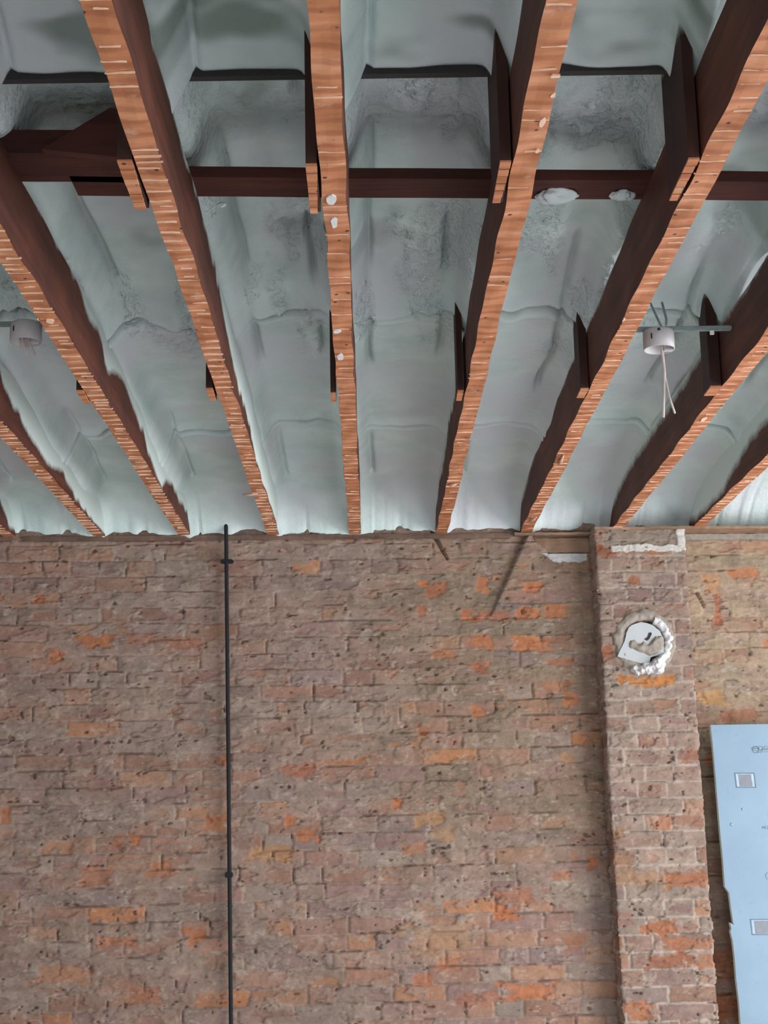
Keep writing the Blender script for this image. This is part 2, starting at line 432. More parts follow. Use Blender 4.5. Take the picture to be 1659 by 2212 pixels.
# cover by region: the upper left is smeared over, the lower right shows its bricks
cov = .62 + .25 * (fbm(Ug, Zg, .6, .4, 77, 3) - .5) * 2
cov = cov + .35 * sstep(EYE + .45, EYE + 1.05, Zg) * sstep(-.6, .3, Ug)
lr = sstep(.0, .35, Ug) * sstep(EYE - .25, EYE - .45, Zg)
cov = np.clip(cov - .62 * lr, 0, 1)
filmL = np.array([.37, .275, .225]); filmR = np.array([.30, .222, .16]); filmP = np.array([.42, .32, .22])
wR = (sstep(-.25, .45, Ug) * sstep(EYE - .3, EYE + .25, Zg))[..., None]
film = filmL * (1 - wR) + filmR * wR
wP = sstep(1.1, 1.25, Ug)[..., None]; film = film * (1 - wP) + filmP * wP
sp = px_special([
 (210,1385,75,26,OR,.85),(122,1418,28,26,OR,.9),(85,1292,18,18,OD,.9),(300,1380,70,22,OD,.5),(395,1388,80,26,OD,.5),
 (425,2022,52,30,OR,.8),(255,2035,60,18,OR,.6),(132,2105,90,28,(.5,.25,.15),.8),(310,2150,60,30,OD,.6),
 (465,1780,46,28,OR,.75),(290,1820,22,26,OR,.9),(255,1818,30,30,OD,.5),(12,1762,16,28,OR,.9),(210,1895,55,34,OD,.6),
 (345,1880,55,28,OR,.6),(630,1772,22,26,OR,.95),(662,1805,40,26,OR,.8),(585,1842,95,28,OY,.8),(650,1662,70,26,OD,.7),
 (485,1642,18,20,OR,.8),(915,1262,26,22,OR,.9),(940,1275,50,30,OD,.8),(1042,1265,22,30,OR,.9),(1150,1270,34,20,OR,.9),
 (1008,1327,26,24,OR,.9),(1140,1325,46,24,OR,.9),(1200,1320,42,34,OR,.85),(1062,1330,70,20,OD,.7),(912,1320,18,22,OD,.8),
 (1038,1385,40,28,OR,.85),(1155,1392,70,26,OR,.85),(955,1415,45,18,OR,.7),(1207,1430,62,14,OD,.8),(1035,1445,40,24,OD,.8),
 (1230,1508,28,28,OR,.8),(1033,1540,24,22,OR,.9),(915,1577,26,20,OD,.7),(1205,1480,60,22,OR,.5),(1225,1638,30,20,OY,.8),
 (858,1738,20,24,OR,.9),(930,1770,55,26,OY,.8),(955,1803,48,24,OY,.7),(895,1835,50,26,OR,.5),(1280,1862,22,26,OR,.9),
 (1215,1893,50,22,OR,.6),(1090,1972,54,28,OR,.9),(1110,1935,70,28,OD,.6),(1145,2142,100,30,OR,.85),(970,2080,48,30,OR,.6),
 (920,2115,44,26,OR,.7),(940,2030,130,60,OY,.45),(1240,2040,40,40,OD,.45),(1030,2160,80,26,OD,.5),
 (1605,1240,60,24,OR,.85),(1535,1265,34,36,(.55,.3,.16),.8),(1550,1320,16,60,OD,.8),(1545,1508,60,32,(.52,.3,.14),.85),
 (1590,1545,70,24,OD,.6),(1530,1640,20,36,OR,.7),(1560,2080,60,60,(.42,.17,.09),.8),(1570,2180,60,50,(.40,.15,.08),.8),
 (1655,1390,20,20,OR,.8)])
hW, cW = masonry(Ug, Zg, cov, film, 5, sp)
# the slanting break: the plaster right of it stands proud, the bricks left of it lie back
pT, pB = at_wall(1140, 1158), at_wall(1062, 1330)
tt = np.clip((pT[2] - Zg) / (pT[2] - pB[2]), 0, 1)
xl = pT[0] + (pB[0] - pT[0]) * tt
inb = (Zg > pB[2]) & (Zg < EYE + 1.19)
dl = xl - Ug
hW -= np.where(inb & (dl > 0), .034 * (1 - .75 * tt) * np.exp(-dl / .075), 0)
hW += np.where(inb & (dl <= 0), .010 * np.exp(dl / .09) * (1 - .6 * tt), 0)
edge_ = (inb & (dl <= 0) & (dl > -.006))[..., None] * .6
cW = cW * (1 - edge_) + np.array([.36, .30, .245]) * edge_  # pale mortar edge, with its lit highlight put into the colour
# little crack and knocked-out holes
def groove(pa, pb, w, dep):
    global hW
    a, b = at_wall(*pa), at_wall(*pb)
    ax, az, bx, bz = a[0], a[2], b[0], b[2]
    L2 = (bx - ax) ** 2 + (bz - az) ** 2
    t = np.clip(((Ug - ax) * (bx - ax) + (Zg - az) * (bz - az)) / L2, 0, 1)
    dd = np.hypot(Ug - ax - t * (bx - ax), Zg - az - t * (bz - az))
    hW = hW - dep * sstep(w * (1.25 - t * .7), 0, dd)
groove((935, 1152), (966, 1208), .011, .03)
groove((1505, 1282), (1520, 1312), .007, .03); groove((1492, 1281), (1506, 1281), .005, .02)
groove((1127, 1318), (1127, 1330), .005, .02); groove((46, 1540), (49, 1552), .006, .02)
groove((1194, 1568), (1198, 1580), .005, .02); groove((70, 1470), (74, 1478), .005, .015)
groove((863, 1530), (866, 1580), .003, .01); groove((1058, 1765), (1056, 1778), .004, .015)
# pocket under the ceiling beside the pillar, with torn white plaster at its foot
a, b = at_wall(1150, 1158), at_wall(1274, 1194)
inP = (Ug > a[0] + .06 * sstep(a[2], b[2], Zg)) & (Ug < b[0] + .01) & (Zg < a[2] + .02) & (Zg > b[2])
hW = np.where(inP, hW - .03, hW)
w0 = at_wall(1170, 1194); w1 = at_wall(1262, 1218)
ragz = w1[2] + .02 * fbm(Ug, Zg, .03, .5, 91, 2)
whi = (Ug > w0[0] + (w0[2] - Zg) * 1.2) & (Ug < w1[0] + .012) & (Zg <= b[2]) & (Zg > ragz)
cW[whi] = np.array([.52, .52, .52]); hW[whi] -= .004
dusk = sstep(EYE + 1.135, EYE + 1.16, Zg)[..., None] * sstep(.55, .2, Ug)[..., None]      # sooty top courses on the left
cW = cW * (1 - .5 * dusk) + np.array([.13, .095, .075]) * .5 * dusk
# patched wall area: broad undulation
hW += .012 * (fbm(Ug, Zg, .8, .6, 51, 2) - .5)
PW_ = np.stack([Ug + WN[0] * hW, wall_y(Ug) + WN[1] * hW, Zg], -1)
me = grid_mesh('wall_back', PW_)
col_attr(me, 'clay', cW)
# coarse continuation of the same wall left, right and down to the floor
bm = bmesh.new(); bm.from_mesh(me)
cl = bm.verts.layers.float_color['clay']
def quad(x0, x1, z0, z1):
    vv = [bm.verts.new((x, wall_y(x), z)) for x, z in ((x0, z0), (x1, z0), (x1, z1), (x0, z1))]
    for v in vv: v[cl] = (.36, .24, .19, 1)
    bm.faces.new(vv)
x0, x1 = float(us[0]), float(us[-1]); z0, z1 = float(zs[0]), float(zs[-1])
quad(-3.0, x0, 0, z1); quad(x1, 3.4, 0, z1); quad(x0, x1, 0, z0)
bm.to_mesh(me); bm.free()
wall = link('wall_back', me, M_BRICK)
tag(wall, 'old brick wall smeared with grey-brown mortar, seen straight ahead', kind='structure')

# ------------------------------------------------------------------ brick pillar
PO = .105
pa_ = at_wall(1283, 1170, PO); pb_ = at_wall(1475, 1165, PO)
pc_ = at_wall(1344, 2212, PO); pd_ = at_wall(1551, 2212, PO)
WID = pb_[0] - pa_[0]
ds = .0042
ss = np.concatenate([np.arange(0, PO, ds), PO + np.arange(0, WID, ds), PO + WID + np.arange(0, PO + ds, ds)])
zs2 = np.arange(.45, EYE + 1.175, .0032)
S, Z2 = np.meshgrid(ss, zs2)
covP = .40 + .40 * sstep(EYE - .05, EYE + .25, Z2) + .2 * (fbm(S, Z2, .3, .3, 8, 2) - .5)
covP = covP + .25 * sstep(EYE - .08, EYE + .0, Z2) * sstep(EYE + .28, EYE + .12, Z2)
filmPi = np.array([.47, .35, .285]) * np.ones(S.shape + (3,))
def pil_px(lst):
    out = []
    for (x, y, w, hh, c, k) in lst:
        p = at_wall(x, y, PO); t = (pa_[2] - p[2]) / (pa_[2] - pc_[2]); u = p[0] - (pa_[0] + (pc_[0] - pa_[0]) * t) + PO
        out.append((u, p[2], w / 550., hh / 550., c, k))
    return out
spP = pil_px([(1398,1474,100,24,(.66,.27,.09),.95),(1364,1252,24,24,OR,.9),(1302,1190,50,26,OD,.85),(1345,1185,50,18,OD,.6),
 (1480,1903,85,30,OR,.8),(1370,1902,120,28,OY,.6),(1425,2004,70,28,OR,.85),(1485,2040,90,26,OR,.7),(1440,2077,110,28,OD,.8),
 (1525,2078,45,28,OR,.6),(1375,2185,60,32,OR,.75),(1330,1800,40,26,OY,.7),(1460,1770,100,26,OD,.5),(1330,1862,60,30,OY,.5),
 (1308,1406,22,26,OD,.9),(1340,1985,60,28,RD,.4),(1500,1630,50,30,OD,.5)])
hP, cP = masonry(S, Z2, np.clip(covP, 0, 1), filmPi, 23, spP, .02, .55)
rawp = np.abs(np.random.RandomState(3).rand())
# lime plaster remains round the head of the pillar
q0, q1 = at_wall(1320, 1190, PO), at_wall(1466, 1152, PO)
su, sz = S - PO, Z2
band = q0[2] + .012 + .02 * (fbm(S, Z2, .05, .5, 31, 3) - .5) * 2 - .0 * su
lime = (np.abs(sz - band) < .009 + .008 * fbm(S, Z2, .03, .03, 32, 2)) & (su > .06) & (su < WID + .01)
lime |= (su > WID - .035 + .012 * fbm(S, Z2, .03, .03, 33, 2)) & (su < WID + .02) & (sz > band)
cP[lime] = (.66, .62, .58); hP[lime] += .003
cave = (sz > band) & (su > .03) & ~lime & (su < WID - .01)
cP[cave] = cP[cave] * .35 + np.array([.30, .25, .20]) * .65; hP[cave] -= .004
# round flue recess
hc = at_wall(1393, 1386, PO); tH = (pa_[2] - hc[2]) / (pa_[2] - pc_[2])
huc = hc[0] - (pa_[0] + (pc_[0] - pa_[0]) * tH) + PO
rr = np.hypot(S - huc, Z2 - hc[2])
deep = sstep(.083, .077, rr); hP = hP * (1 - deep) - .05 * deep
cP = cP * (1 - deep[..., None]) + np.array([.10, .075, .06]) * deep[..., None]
T2 = (pa_[2] - Z2) / (pa_[2] - pc_[2])
off_u = (pc_[0] - pa_[0]) * T2                                  # the pillar leans a little
rough_edge = .0035 * (fbm(S * 0, Z2, 1, .03, 41, 3) - .5) * 2
front = (S >= PO) & (S <= PO + WID); lft = S < PO
uf = np.where(lft, 0, np.where(front, S - PO, WID)); df = np.where(lft, S, np.where(front, PO, PO - (S - PO - WID)))
nx = np.where(lft, -1, np.where(front, 0, 1)); nd = np.where(front, 1, 0)
edge = np.minimum(np.abs(S - PO), np.abs(S - PO - WID)); er = .004 * np.exp(-edge / .004)
uf = uf + nx * (hP - er) + np.where(uf > WID * .5, 1, -1) * rough_edge * np.exp(-edge / .02)
df = df + nd * (hP - er)
X = pa_[0] + off_u + uf
PP = np.stack([X + WN[0] * df, wall_y(X) + WN[1] * df, Z2], -1)
cP = cP * .80
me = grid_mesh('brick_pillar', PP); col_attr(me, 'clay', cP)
bm = bmesh.new(); bm.from_mesh(me); cl = bm.verts.layers.float_color['clay']
Xb = pa_[0] + float(off_u[0, 0])
def pq(pts):
    vv = [bm.verts.new(p) for p in pts]
    for v in vv: v[cl] = (.40, .26, .20, 1)
    bm.faces.new(vv)
zb = float(zs2[0])
f0 = [(Xb, wall_y(Xb)), (Xb + WN[0]*PO, wall_y(Xb) - PO), (Xb + WID, wall_y(Xb + WID) - PO), (Xb + WID, wall_y(Xb + WID))]
for a, b in zip(f0[:-1], f0[1:]):
    pq([(a[0], a[1], 0), (b[0], b[1], 0), (b[0], b[1], zb), (a[0], a[1], zb)])
bm.to_mesh(me); bm.free()
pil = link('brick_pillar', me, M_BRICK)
tag(pil, 'brick pillar projecting from the back wall, with a sealed round flue hole near its top', 'pillar')

# ------------------------------------------------------------------ spray foam ceiling
WJ = .046
JX = [-1.425, -1.078, -.746, -.397, -.074, .271, .606, .966, 1.286, 1.62]      # left edges of the joists
JX = [-1.77] + JX
jc = np.array(JX) + WJ / 2
ux = np.arange(-2.0, 2.3, .0068)
ya = np.concatenate([np.arange(1.2, 2.590, .0075), [2.5935], np.arange(2.606, 5.52, .0072)])
nt_ = 70; tv = np.linspace(0, 1, nt_ + 1)[1:]
Xf = np.tile(ux, (len(ya) + nt_, 1))
Yf = np.zeros_like(Xf); Yf[:len(ya)] = ya[:, None]
yend = wall_y(ux) - .006
Yf[len(ya):] = 5.52 + (yend[None, :] - 5.52) * tv[:, None]
T = np.zeros_like(Xf); T[len(ya):] = tv[:, None]
bay = np.searchsorted(jc, ux) - 1; bayf = np.tile(bay, (Xf.shape[0], 1))
bl = np.tile(np.where(bay >= 0, jc[np.clip(bay, 0, len(jc) - 1)], -2.1), (Xf.shape[0], 1))
br = np.tile(jc[np.clip(bay + 1, 0, len(jc) - 1)], (Xf.shape[0], 1))
dL, dR = np.abs(Xf - bl), np.abs(br - Xf)
rb = np.random.RandomState(12)
bayoff = rb.uniform(-.012, .012, 20)[bayf + 1]
Zf = np.interp(Yf, [1.2, 2.0, 2.35, 2.50, 2.582, 2.595, 2.61, 3.0, 3.72, 3.88, 3.95, 3.965, 4.4, 4.97, 5.0, 5.3, 5.52],
               [1.53, 1.525, 1.50, 1.455, 1.412, 1.412, 1.482, 1.482, 1.465, 1.435, 1.412, 1.405, 1.397, 1.385, 1.378, 1.355, 1.335])
Zf = Zf + bayoff * sstep(2.6, 2.8, Yf) * sstep(5.6, 4.9, Yf)
Zf = np.where(T > 0, 1.335 - .035 * T - .112 * T ** 3.2, Zf)
rag = .010 * (fbm(Xf, Yf * 0, .05, 1, 61, 3) - .5) * 2 - .012 * sstep(.45, .55, vnoise(Xf, Yf * 0, .11, 1, 62)) + .014 * sstep(.8, .86, vnoise(Xf, Yf * 0, .03, 1, 63))
rise = .006 * sstep(.55, .75, Xf)
Zf = Zf + (rag + rise) * T ** 2
# bulges
Zf += .030 * (fbm(Xf, Yf, .17, .30, 64, 2) - .5) * sstep(5.8, 5.2, Yf)
Zf += .028 * (fbm(Xf, Yf, .10, .12, 65, 2) - .5) * sstep(2.62, 2.5, Yf)
# fillets against the joists
amp = np.interp(Yf, [2.5, 2.62, 3.9, 4.0, 5.0, 5.8], [.10, .12, .10, .06, .06, .02])
wobL = .7 + .6 * vnoise(Xf * 0 + bl, Yf, 1, .3, 66); wobR = .7 + .6 * vnoise(Xf * 0 + br, Yf, 1, .25, 67)
Zf -= amp * .8 * wobL * np.exp(-(dL / .048) ** 3) + amp * .9 * wobR * np.exp(-(dR / .040) ** 3)
low = sstep(4.0, 4.8, Yf) * sstep(5.75, 5.3, Yf) * sstep(-.2, -.5, Xf)
Zf -= .07 * low * np.exp(-((dL - .023) / .030) ** 2)
# seams along the joists
s1 = .062 + .012 * vnoise(bl, Yf, 1, .2, 68); s2 = .070 + .02 * vnoise(br, Yf, 1, .25, 69)
k1 = sstep(.35, .6, vnoise(bl, Yf, 1, .35, 70)) ; k2 = sstep(.35, .6, vnoise(br, Yf, 1, .3, 71))
Zf += .024 * k1 * np.exp(-((dL - s1) / .008) ** 2) * (T == 0) + .032 * k2 * np.exp(-((dR - s2) / .008) ** 2) * (T == 0) * sstep(2.62, 2.7, Yf) * sstep(4.9, 4.5, Yf)
# cross seams, each bay breaking at its own line
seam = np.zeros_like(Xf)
for (yc, amp_, lip, sd) in ((3.955, .060, .022, 80), (4.995, .050, .014, 90)):
    yb = yc + .10 * (fbm(Xf, Yf * 0, .16, 1, sd, 3) - .5) * (.4 + rb.rand()) + .05 * (rb.rand(20) - .5)[bayf + 1]
    kk = .3 + .7 * sstep(.3, .5, vnoise(Xf, Yf * 0, .12, 1, sd + 1))
    Zf += amp_ * kk * np.exp(-((Yf - yb) / .009) ** 2)
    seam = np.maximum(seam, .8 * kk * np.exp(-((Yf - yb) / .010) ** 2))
    Zf -= lip * np.exp(-((Yf - yb + .03) / .028) ** 2) * (Yf < yb + .02)
    Zf -= lip * .7 * np.exp(-((Yf - yb - .03) / .02) ** 2)
# rough popcorn skin on the right of each bay
rm = sstep(.50, .62, fbm(Xf, Yf, .09, .35, 72, 3) + .16 * ((Xf - bl) / (br - bl) - .5)) * sstep(2.6, 2.66, Yf) * sstep(4.6, 3.9, Yf)
rm = np.maximum(rm, .55 * sstep(2.62, 2.7, Yf) * sstep(3.15, 2.95, Yf))
rm = rm * (1 - .8 * sstep(4.0, 4.1, Yf) * sstep(.5, 1.0, 1 - (Xf - bl) / (br - bl)))
lump = fbm(Xf, Yf, .032, .032, 73, 3) - .5
Zf -= rm * (.040 * np.maximum(lump, -.1) + .012 * (sstep(.5, .56, vnoise(Xf, Yf, .018, .018, 74)) - .5) * .6)
# darker green-grey streaks on the beam-covering foam
dark_green = .75 * sstep(.50, .72, fbm(Xf, Yf, .22, .10, 75, 3)) * sstep(2.60, 2.55, Yf) * sstep(2.1, 2.35, Yf)
dark_green = np.maximum(dark_green, .45 * sstep(.55, .75, fbm(Xf, Yf, .16, .25, 76, 3)) * sstep(2.62, 2.7, Yf) * sstep(3.9, 3.4, Yf))
dark_green = np.maximum(dark_green, seam)  # seams darker: green foam core, with crevice shade put into the colour
dark_green = np.maximum(dark_green, .5 * np.maximum(k1 * np.exp(-((dL - s1) / .007) ** 2), k2 * np.exp(-((dR - s2) / .007) ** 2)) * (T == 0) * sstep(2.62, 2.7, Yf) * sstep(4.9, 4.5, Yf))
Pf = np.stack([Xf, Yf, Zf + EYE], -1)
me = grid_mesh('ceiling', Pf, flip=True)
flt_attr(me, 'dark_green', dark_green); flt_attr(me, 'rough_skin', np.clip(rm * 1.1, 0, 1))
bm = bmesh.new(); bm.from_mesh(me)
for (xa, xb, y0_, y1_) in ((-3.0, 3.4, -4.0, 1.2), (-3.0, float(ux[0]), 1.2, 5.9), (float(ux[-1]), 3.4, 1.2, 6.0)):
    vv = [bm.verts.new(p) for p in ((xa, y0_, EYE + 1.5), (xa, y1_, EYE + 1.5), (xb, y1_, EYE + 1.5), (xb, y0_, EYE + 1.5))]
    bm.faces.new(vv)
bm.to_mesh(me); bm.free()
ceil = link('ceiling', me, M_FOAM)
tag(ceil, 'pale green sprayed foam insulation filling the bays above the joists', kind='structure')

# ------------------------------------------------------------------ rest of the room shell
def shell(name, pts, mat, label=None):
    o = link(name, py_mesh(name, pts, [tuple(range(len(pts)))]), mat); tag(o, label, kind='structure'); return o
ZC = EYE + 1.5
shell('floor', [(-3, -4, 0), (3.4, -4, 0), (3.4, 6.1, 0), (-3, 5.75, 0)], M_CONCRETE, 'bare concrete floor')
shell('wall_left', [(-3, -4, 0), (-3, 5.7, 0), (-3, 5.7, ZC), (-3, -4, ZC)], M_ROOMPL)
def wall_with_holes(name, fn, L0, L1, holes):
    bm = bmesh.new()
    xs = sorted({L0, L1, *[h[0] for h in holes], *[h[1] for h in holes]}); zz = sorted({0, ZC, *[h[2] for h in holes], *[h[3] for h in holes]})
    for i in range(len(xs) - 1):
        for j in range(len(zz) - 1):
            mx, mz = (xs[i] + xs[i+1]) / 2, (zz[j] + zz[j+1]) / 2
            if any(h[0] < mx < h[1] and h[2] < mz < h[3] for h in holes): continue
            bm.faces.new([bm.verts.new(fn(a, b)) for a, b in ((xs[i], zz[j]), (xs[i+1], zz[j]), (xs[i+1], zz[j+1]), (xs[i], zz[j+1]))])
    o = bm_obj(name, bm, M_ROOMPL); tag(o, kind='structure')
wall_with_holes('wall_right', lambda a, z: (3.4, a, z), -4, 6.1, [(2.1, 5.1, .4, 2.5)])
wall_with_holes('wall_front', lambda a, z: (a, -4.0, z), -3, 3.4, [(.5, 2.7, .4, 2.45), (-2.3, -.7, .4, 2.45)])  # unseen rear openings added for the fill lamps; their frames follow
for n_, (fn, a0, a1) in enumerate(((lambda a, z: (3.4, a, z), 2.1, 5.1), (lambda a, z: (a, -4.0, z), .5, 2.7), (lambda a, z: (a, -4.0, z), -2.3, -.7))):
    bm = bmesh.new()
    for (p, q, r_, s_) in ((a0, a0 + .06, .4, 2.47), (a1 - .06, a1, .4, 2.47), (a0, a1, .4, .46), (a0, a1, 2.41, 2.47)):
        A, B = fn(p, r_), fn(q, s_)
        e = .03
        box_bm(bm, min(A[0], B[0]) - (e if A[0] == B[0] else 0), max(A[0], B[0]) + (e if A[0] == B[0] else 0),
               min(A[1], B[1]) - (e if A[1] == B[1] else 0), max(A[1], B[1]) + (e if A[1] == B[1] else 0), r_, s_)
    tag(bm_obj('window_%d' % (n_ + 1), bm, M_FRAME), kind='structure')

# ------------------------------------------------------------------ joists
OV = {  # lower limit of the foam overspray (height above the eye) along each joist: (right side, left side)
 0: ([(0, 1.4), (5, 1.3), (5.5, 1.24), (5.9, 1.17)], None),
 1: ([(0, 1.4), (4.0, 1.34), (5.0, 1.30), (5.5, 1.265), (5.67, 1.2), (5.9, 1.18)], None),
 2: ([(0, 1.4), (3.9, 1.33), (4.1, 1.305), (4.2, 1.27), (4.45, 1.215), (4.7, 1.19), (4.9, 1.222), (5.1, 1.22), (5.35, 1.18), (5.7, 1.165), (5.9, 1.17)], None),
 3: ([(0, 1.4), (3.4, 1.34), (3.75, 1.31), (3.95, 1.262), (4.2, 1.30), (4.4, 1.275), (4.8, 1.205), (5.02, 1.165), (5.15, 1.245), (5.66, 1.235), (5.9, 1.2)], None),
 4: ([(0, 1.4), (2.2, 1.34), (3.2, 1.33), (3.55, 1.30), (3.83, 1.245), (4.0, 1.21), (4.25, 1.225), (4.63, 1.18), (5.0, 1.15), (5.3, 1.13), (5.9, 1.15)], None),
 5: ([(0, 1.4), (3, 1.34), (5.5, 1.32), (5.9, 1.25)], [(0, 1.4), (4.1, 1.34), (5, 1.31), (5.9, 1.25)]),
 6: ([(0, 1.4), (5.9, 1.25)], [(0, 1.4), (4.2, 1.335), (4.35, 1.28), (4.75, 1.31), (5.4, 1.28), (5.9, 1.24)]),
 7: ([(0, 1.4), (5.9, 1.25)], [(0, 1.4), (3.6, 1.345), (5.2, 1.34), (5.9, 1.25)]),
 8: ([(0, 1.4), (5.9, 1.25)], [(0, 1.4), (3.9, 1.335), (4.8, 1.31), (5.4, 1.30), (5.9, 1.25)]),
 9: ([(0, 1.4), (5.9, 1.25)], [(0, 1.4), (4.4, 1.33), (4.65, 1.28), (4.9, 1.27), (5.09, 1.235), (5.3, 1.195), (5.6, 1.19), (5.9, 1.2)]),
 10: ([(0, 1.4), (5.9, 1.25)], [(0, 1.4), (4.6, 1.32), (5.3, 1.2), (5.9, 1.18)])}
LBL = {
 1: 'dark brown ceiling joist cut off by the left edge, only its wall end showing',
 2: 'lath-marked ceiling joist second from the left, reaching the wall left of the black pipe',
 3: 'lath-marked joist in front of the left round junction box, passing its right side',
 4: 'long brown joist left of centre, its wall end just right of the black pipe',
 5: 'central joist running almost straight down the picture, with plaster smears on its underside',
 6: 'smoother reddish joist just right of the central one, meeting the wall above the small crack',
 7: 'orange-brown joist passing left of the hanging grey wires, its left side nearly black',
 8: 'orange-brown joist right of the hanging grey wires, meeting the wall above the pillar',
 9: 'short-looking joist at the right edge meeting the wall right of the pillar'}
rnd = random.Random(4)
for i, xj in enumerate(JX):
    if i not in LBL: continue
    yw = wall_y(xj) - .002
    y_start = -3.95
    ys_far = np.arange(1.75, yw, .02); ysj = np.concatenate([[y_start, 0, 1], ys_far, [yw]])
    zk = np.linspace(0, JT, 12)
    # ring: left side up, top, right side down, bottom : profile points
    prof = [(0, z) for z in zk] + [(WJ, z) for z in zk[::-1]] + [(WJ * .66, 0), (WJ * .33, 0)]
    npf = len(prof); V = []; OS = []
    for y in ysj:
        wx = .0015 * math.sin(y * 5.3 + i) + .001 * math.sin(y * 17 + 2 * i)
        for (px_, pz_) in prof:
            e = .0012 * math.sin(y * 23 + px_ * 90 + i * 3) * (1 if pz_ < .02 else 0)
            V.append((xj + px_ + wx + (e if px_ > 0 else -e), y, ZJ + pz_ + (e if pz_ == 0 else 0)))
            side = OV[i][0] if px_ > WJ * .5 else OV[i][1]
            if side is None or y < 1.7: OS.append(0.); continue
            lim = np.interp(y, [s_[0] for s_ in side], [s_[1] for s_ in side])
            jag = (.014 if i < 7 else .006) * (float(vnoise(np.array([y]), np.array([0.]), .06, 1, 300 + i)[0]) - .5) * 2
            OS.append(float(np.clip(.5 + (H + pz_ - lim - jag) / (.035 if i < 7 else .06), 0, 1)) * (1 if pz_ > 0 else 0))
    Fc, MI = [], []
    for a in range(len(ysj) - 1):
        for k in range(npf):
            k2 = (k + 1) % npf
            Fc.append((a * npf + k, (a + 1) * npf + k, (a + 1) * npf + k2, a * npf + k2))
            MI.append(1 if prof[k][1] == 0 and prof[k2][1] == 0 else 0)
    Fc.append(tuple(range(npf))); MI.append(0); Fc.append(tuple((len(ysj) - 1) * npf + k for k in range(npf))[::-1]); MI.append(0)
    root = empty('ceiling_joist', (xj + WJ / 2, 2.5, ZJ), LBL[i], 'joist', 'wooden joists under the foam ceiling')
    me = py_mesh('beam', V, Fc)
    flt_attr(me, 'overspray', np.array(OS))
    ob = link('beam', me, [M_SIDE, M_LATH], root)
    me.polygons.foreach_set('material_index', MI)
    # ridges of plaster squeezed between the old laths
    bm = bmesh.new(); y = 1.8 + rnd.random() * .04
    dens = {5: .55, 6: .42}.get(i, .93 if i < 6 else .8)
    while y < yw - .05:
        if rnd.random() < dens * (1 if y > 2.6 else .7):
            w = rnd.uniform(.0008, .0020) * (1.4 if i <= 4 else 1); xa = xj + rnd.choice([0, 0, 0, .006, .016]); xb = xj + WJ - rnd.choice([0, 0, 0, .008])
            if i <= 4: xb += .0015 if rnd.random() < .5 else 0
            hgt = rnd.uniform(.0008, .0026) * (1.3 if i <= 4 else 1); sk = rnd.uniform(-.002, .002)
            n_ = 4; prev = None
            for k in range(n_ + 1):
                x = xa + (xb - xa) * k / n_; yy = y + sk * k / n_ + rnd.uniform(-.0006, .0006); ww = w * rnd.uniform(.6, 1.2)
                ring = [bm.verts.new(p) for p in ((x, yy - ww, ZJ + .0006), (x, yy - ww * .5, ZJ - hgt), (x, yy + ww * .5, ZJ - hgt), (x, yy + ww, ZJ + .0006))]
                if prev:
                    for q in range(4): bm.faces.new((prev[q], prev[(q + 1) % 4], ring[(q + 1) % 4], ring[q]))
                else: bm.faces.new(ring)
                prev = ring
            bm.faces.new(prev[::-1])
        y += rnd.choice([.045, .047, .05, .035, .024]) if i not in (5, 6) else rnd.choice([.05, .05, .035, .1])
    tag(bm_obj('plaster_ridges', bm, M_RIDGE, root), kind='stuff')
    # flakes of plaster left on the underside
    flakes = {5: [(722, 480, 16, 26), (716, 430, 24, 20), (735, 770, 14, 16), (728, 715, 18, 8)], 6: [(1172, 262, 14, 22), (1200, 163, 24, 7), (1195, 205, 12, 10), (1160, 325, 10, 8)],
              3: [(75, 690, 14, 10), (108, 692, 18, 12)], 8: [(1520, 905, 12, 10)], 7: [(1478, 600, 12, 10)]}.get(i, [])
    if i == 7: flakes = [(1285, 800, 14, 9), (1345, 690, 12, 9)]
    for (fx, fy, fw, fh) in flakes:
        p = at_z(fx, fy, H); sc = 3253 / np.linalg.norm(p - np.array([0, 0, EYE])); L = fh / sc / max(.2, (p[2] - EYE) / p[1])
        n_ = 9; ring = []
        for k in range(n_):
            t = 2 * math.pi * k / n_; q = rnd.uniform(.75, 1.15)
            ring.append((min(max(p[0] + fw / 2 / sc * math.cos(t) * q, xj), xj + WJ), p[1] + L / 2 * math.sin(t) * q, ZJ - .0022))
        me2 = py_mesh('plaster_flake', ring + [(a_, b_, ZJ + .001) for a_, b_, _ in ring], [tuple(range(n_))] + [(k, (k + 1) % n_, n_ + (k + 1) % n_, n_ + k) for k in range(n_)])
        tag(link('plaster_flake', me2, M_PLASTER if i == 5 else M_RIDGE, root), 'pale plaster flake')
    for (fi, pA, pB, r_) in ((4, (523, 1068), (557, 1066), .006), (7, (1206, 1004), (1217, 984), .006), (6, (966, 1048), (985, 1046), .007), (5, (699, 478), (704, 500), .002), (7, (1140, 1126), (1158, 1118), .006)):
        if fi == i:
            A, B = at_z(*pA, H - .004), at_z(*pB, H - .004)
            tag(tube('splinter', [A, (A + B) / 2 + np.array([0, 0, -.003]), B], [r_ * .25, r_, r_ * .5], M_SPLINTER if r_ > .003 else M_VOID, root, 6), 'wood splinter')

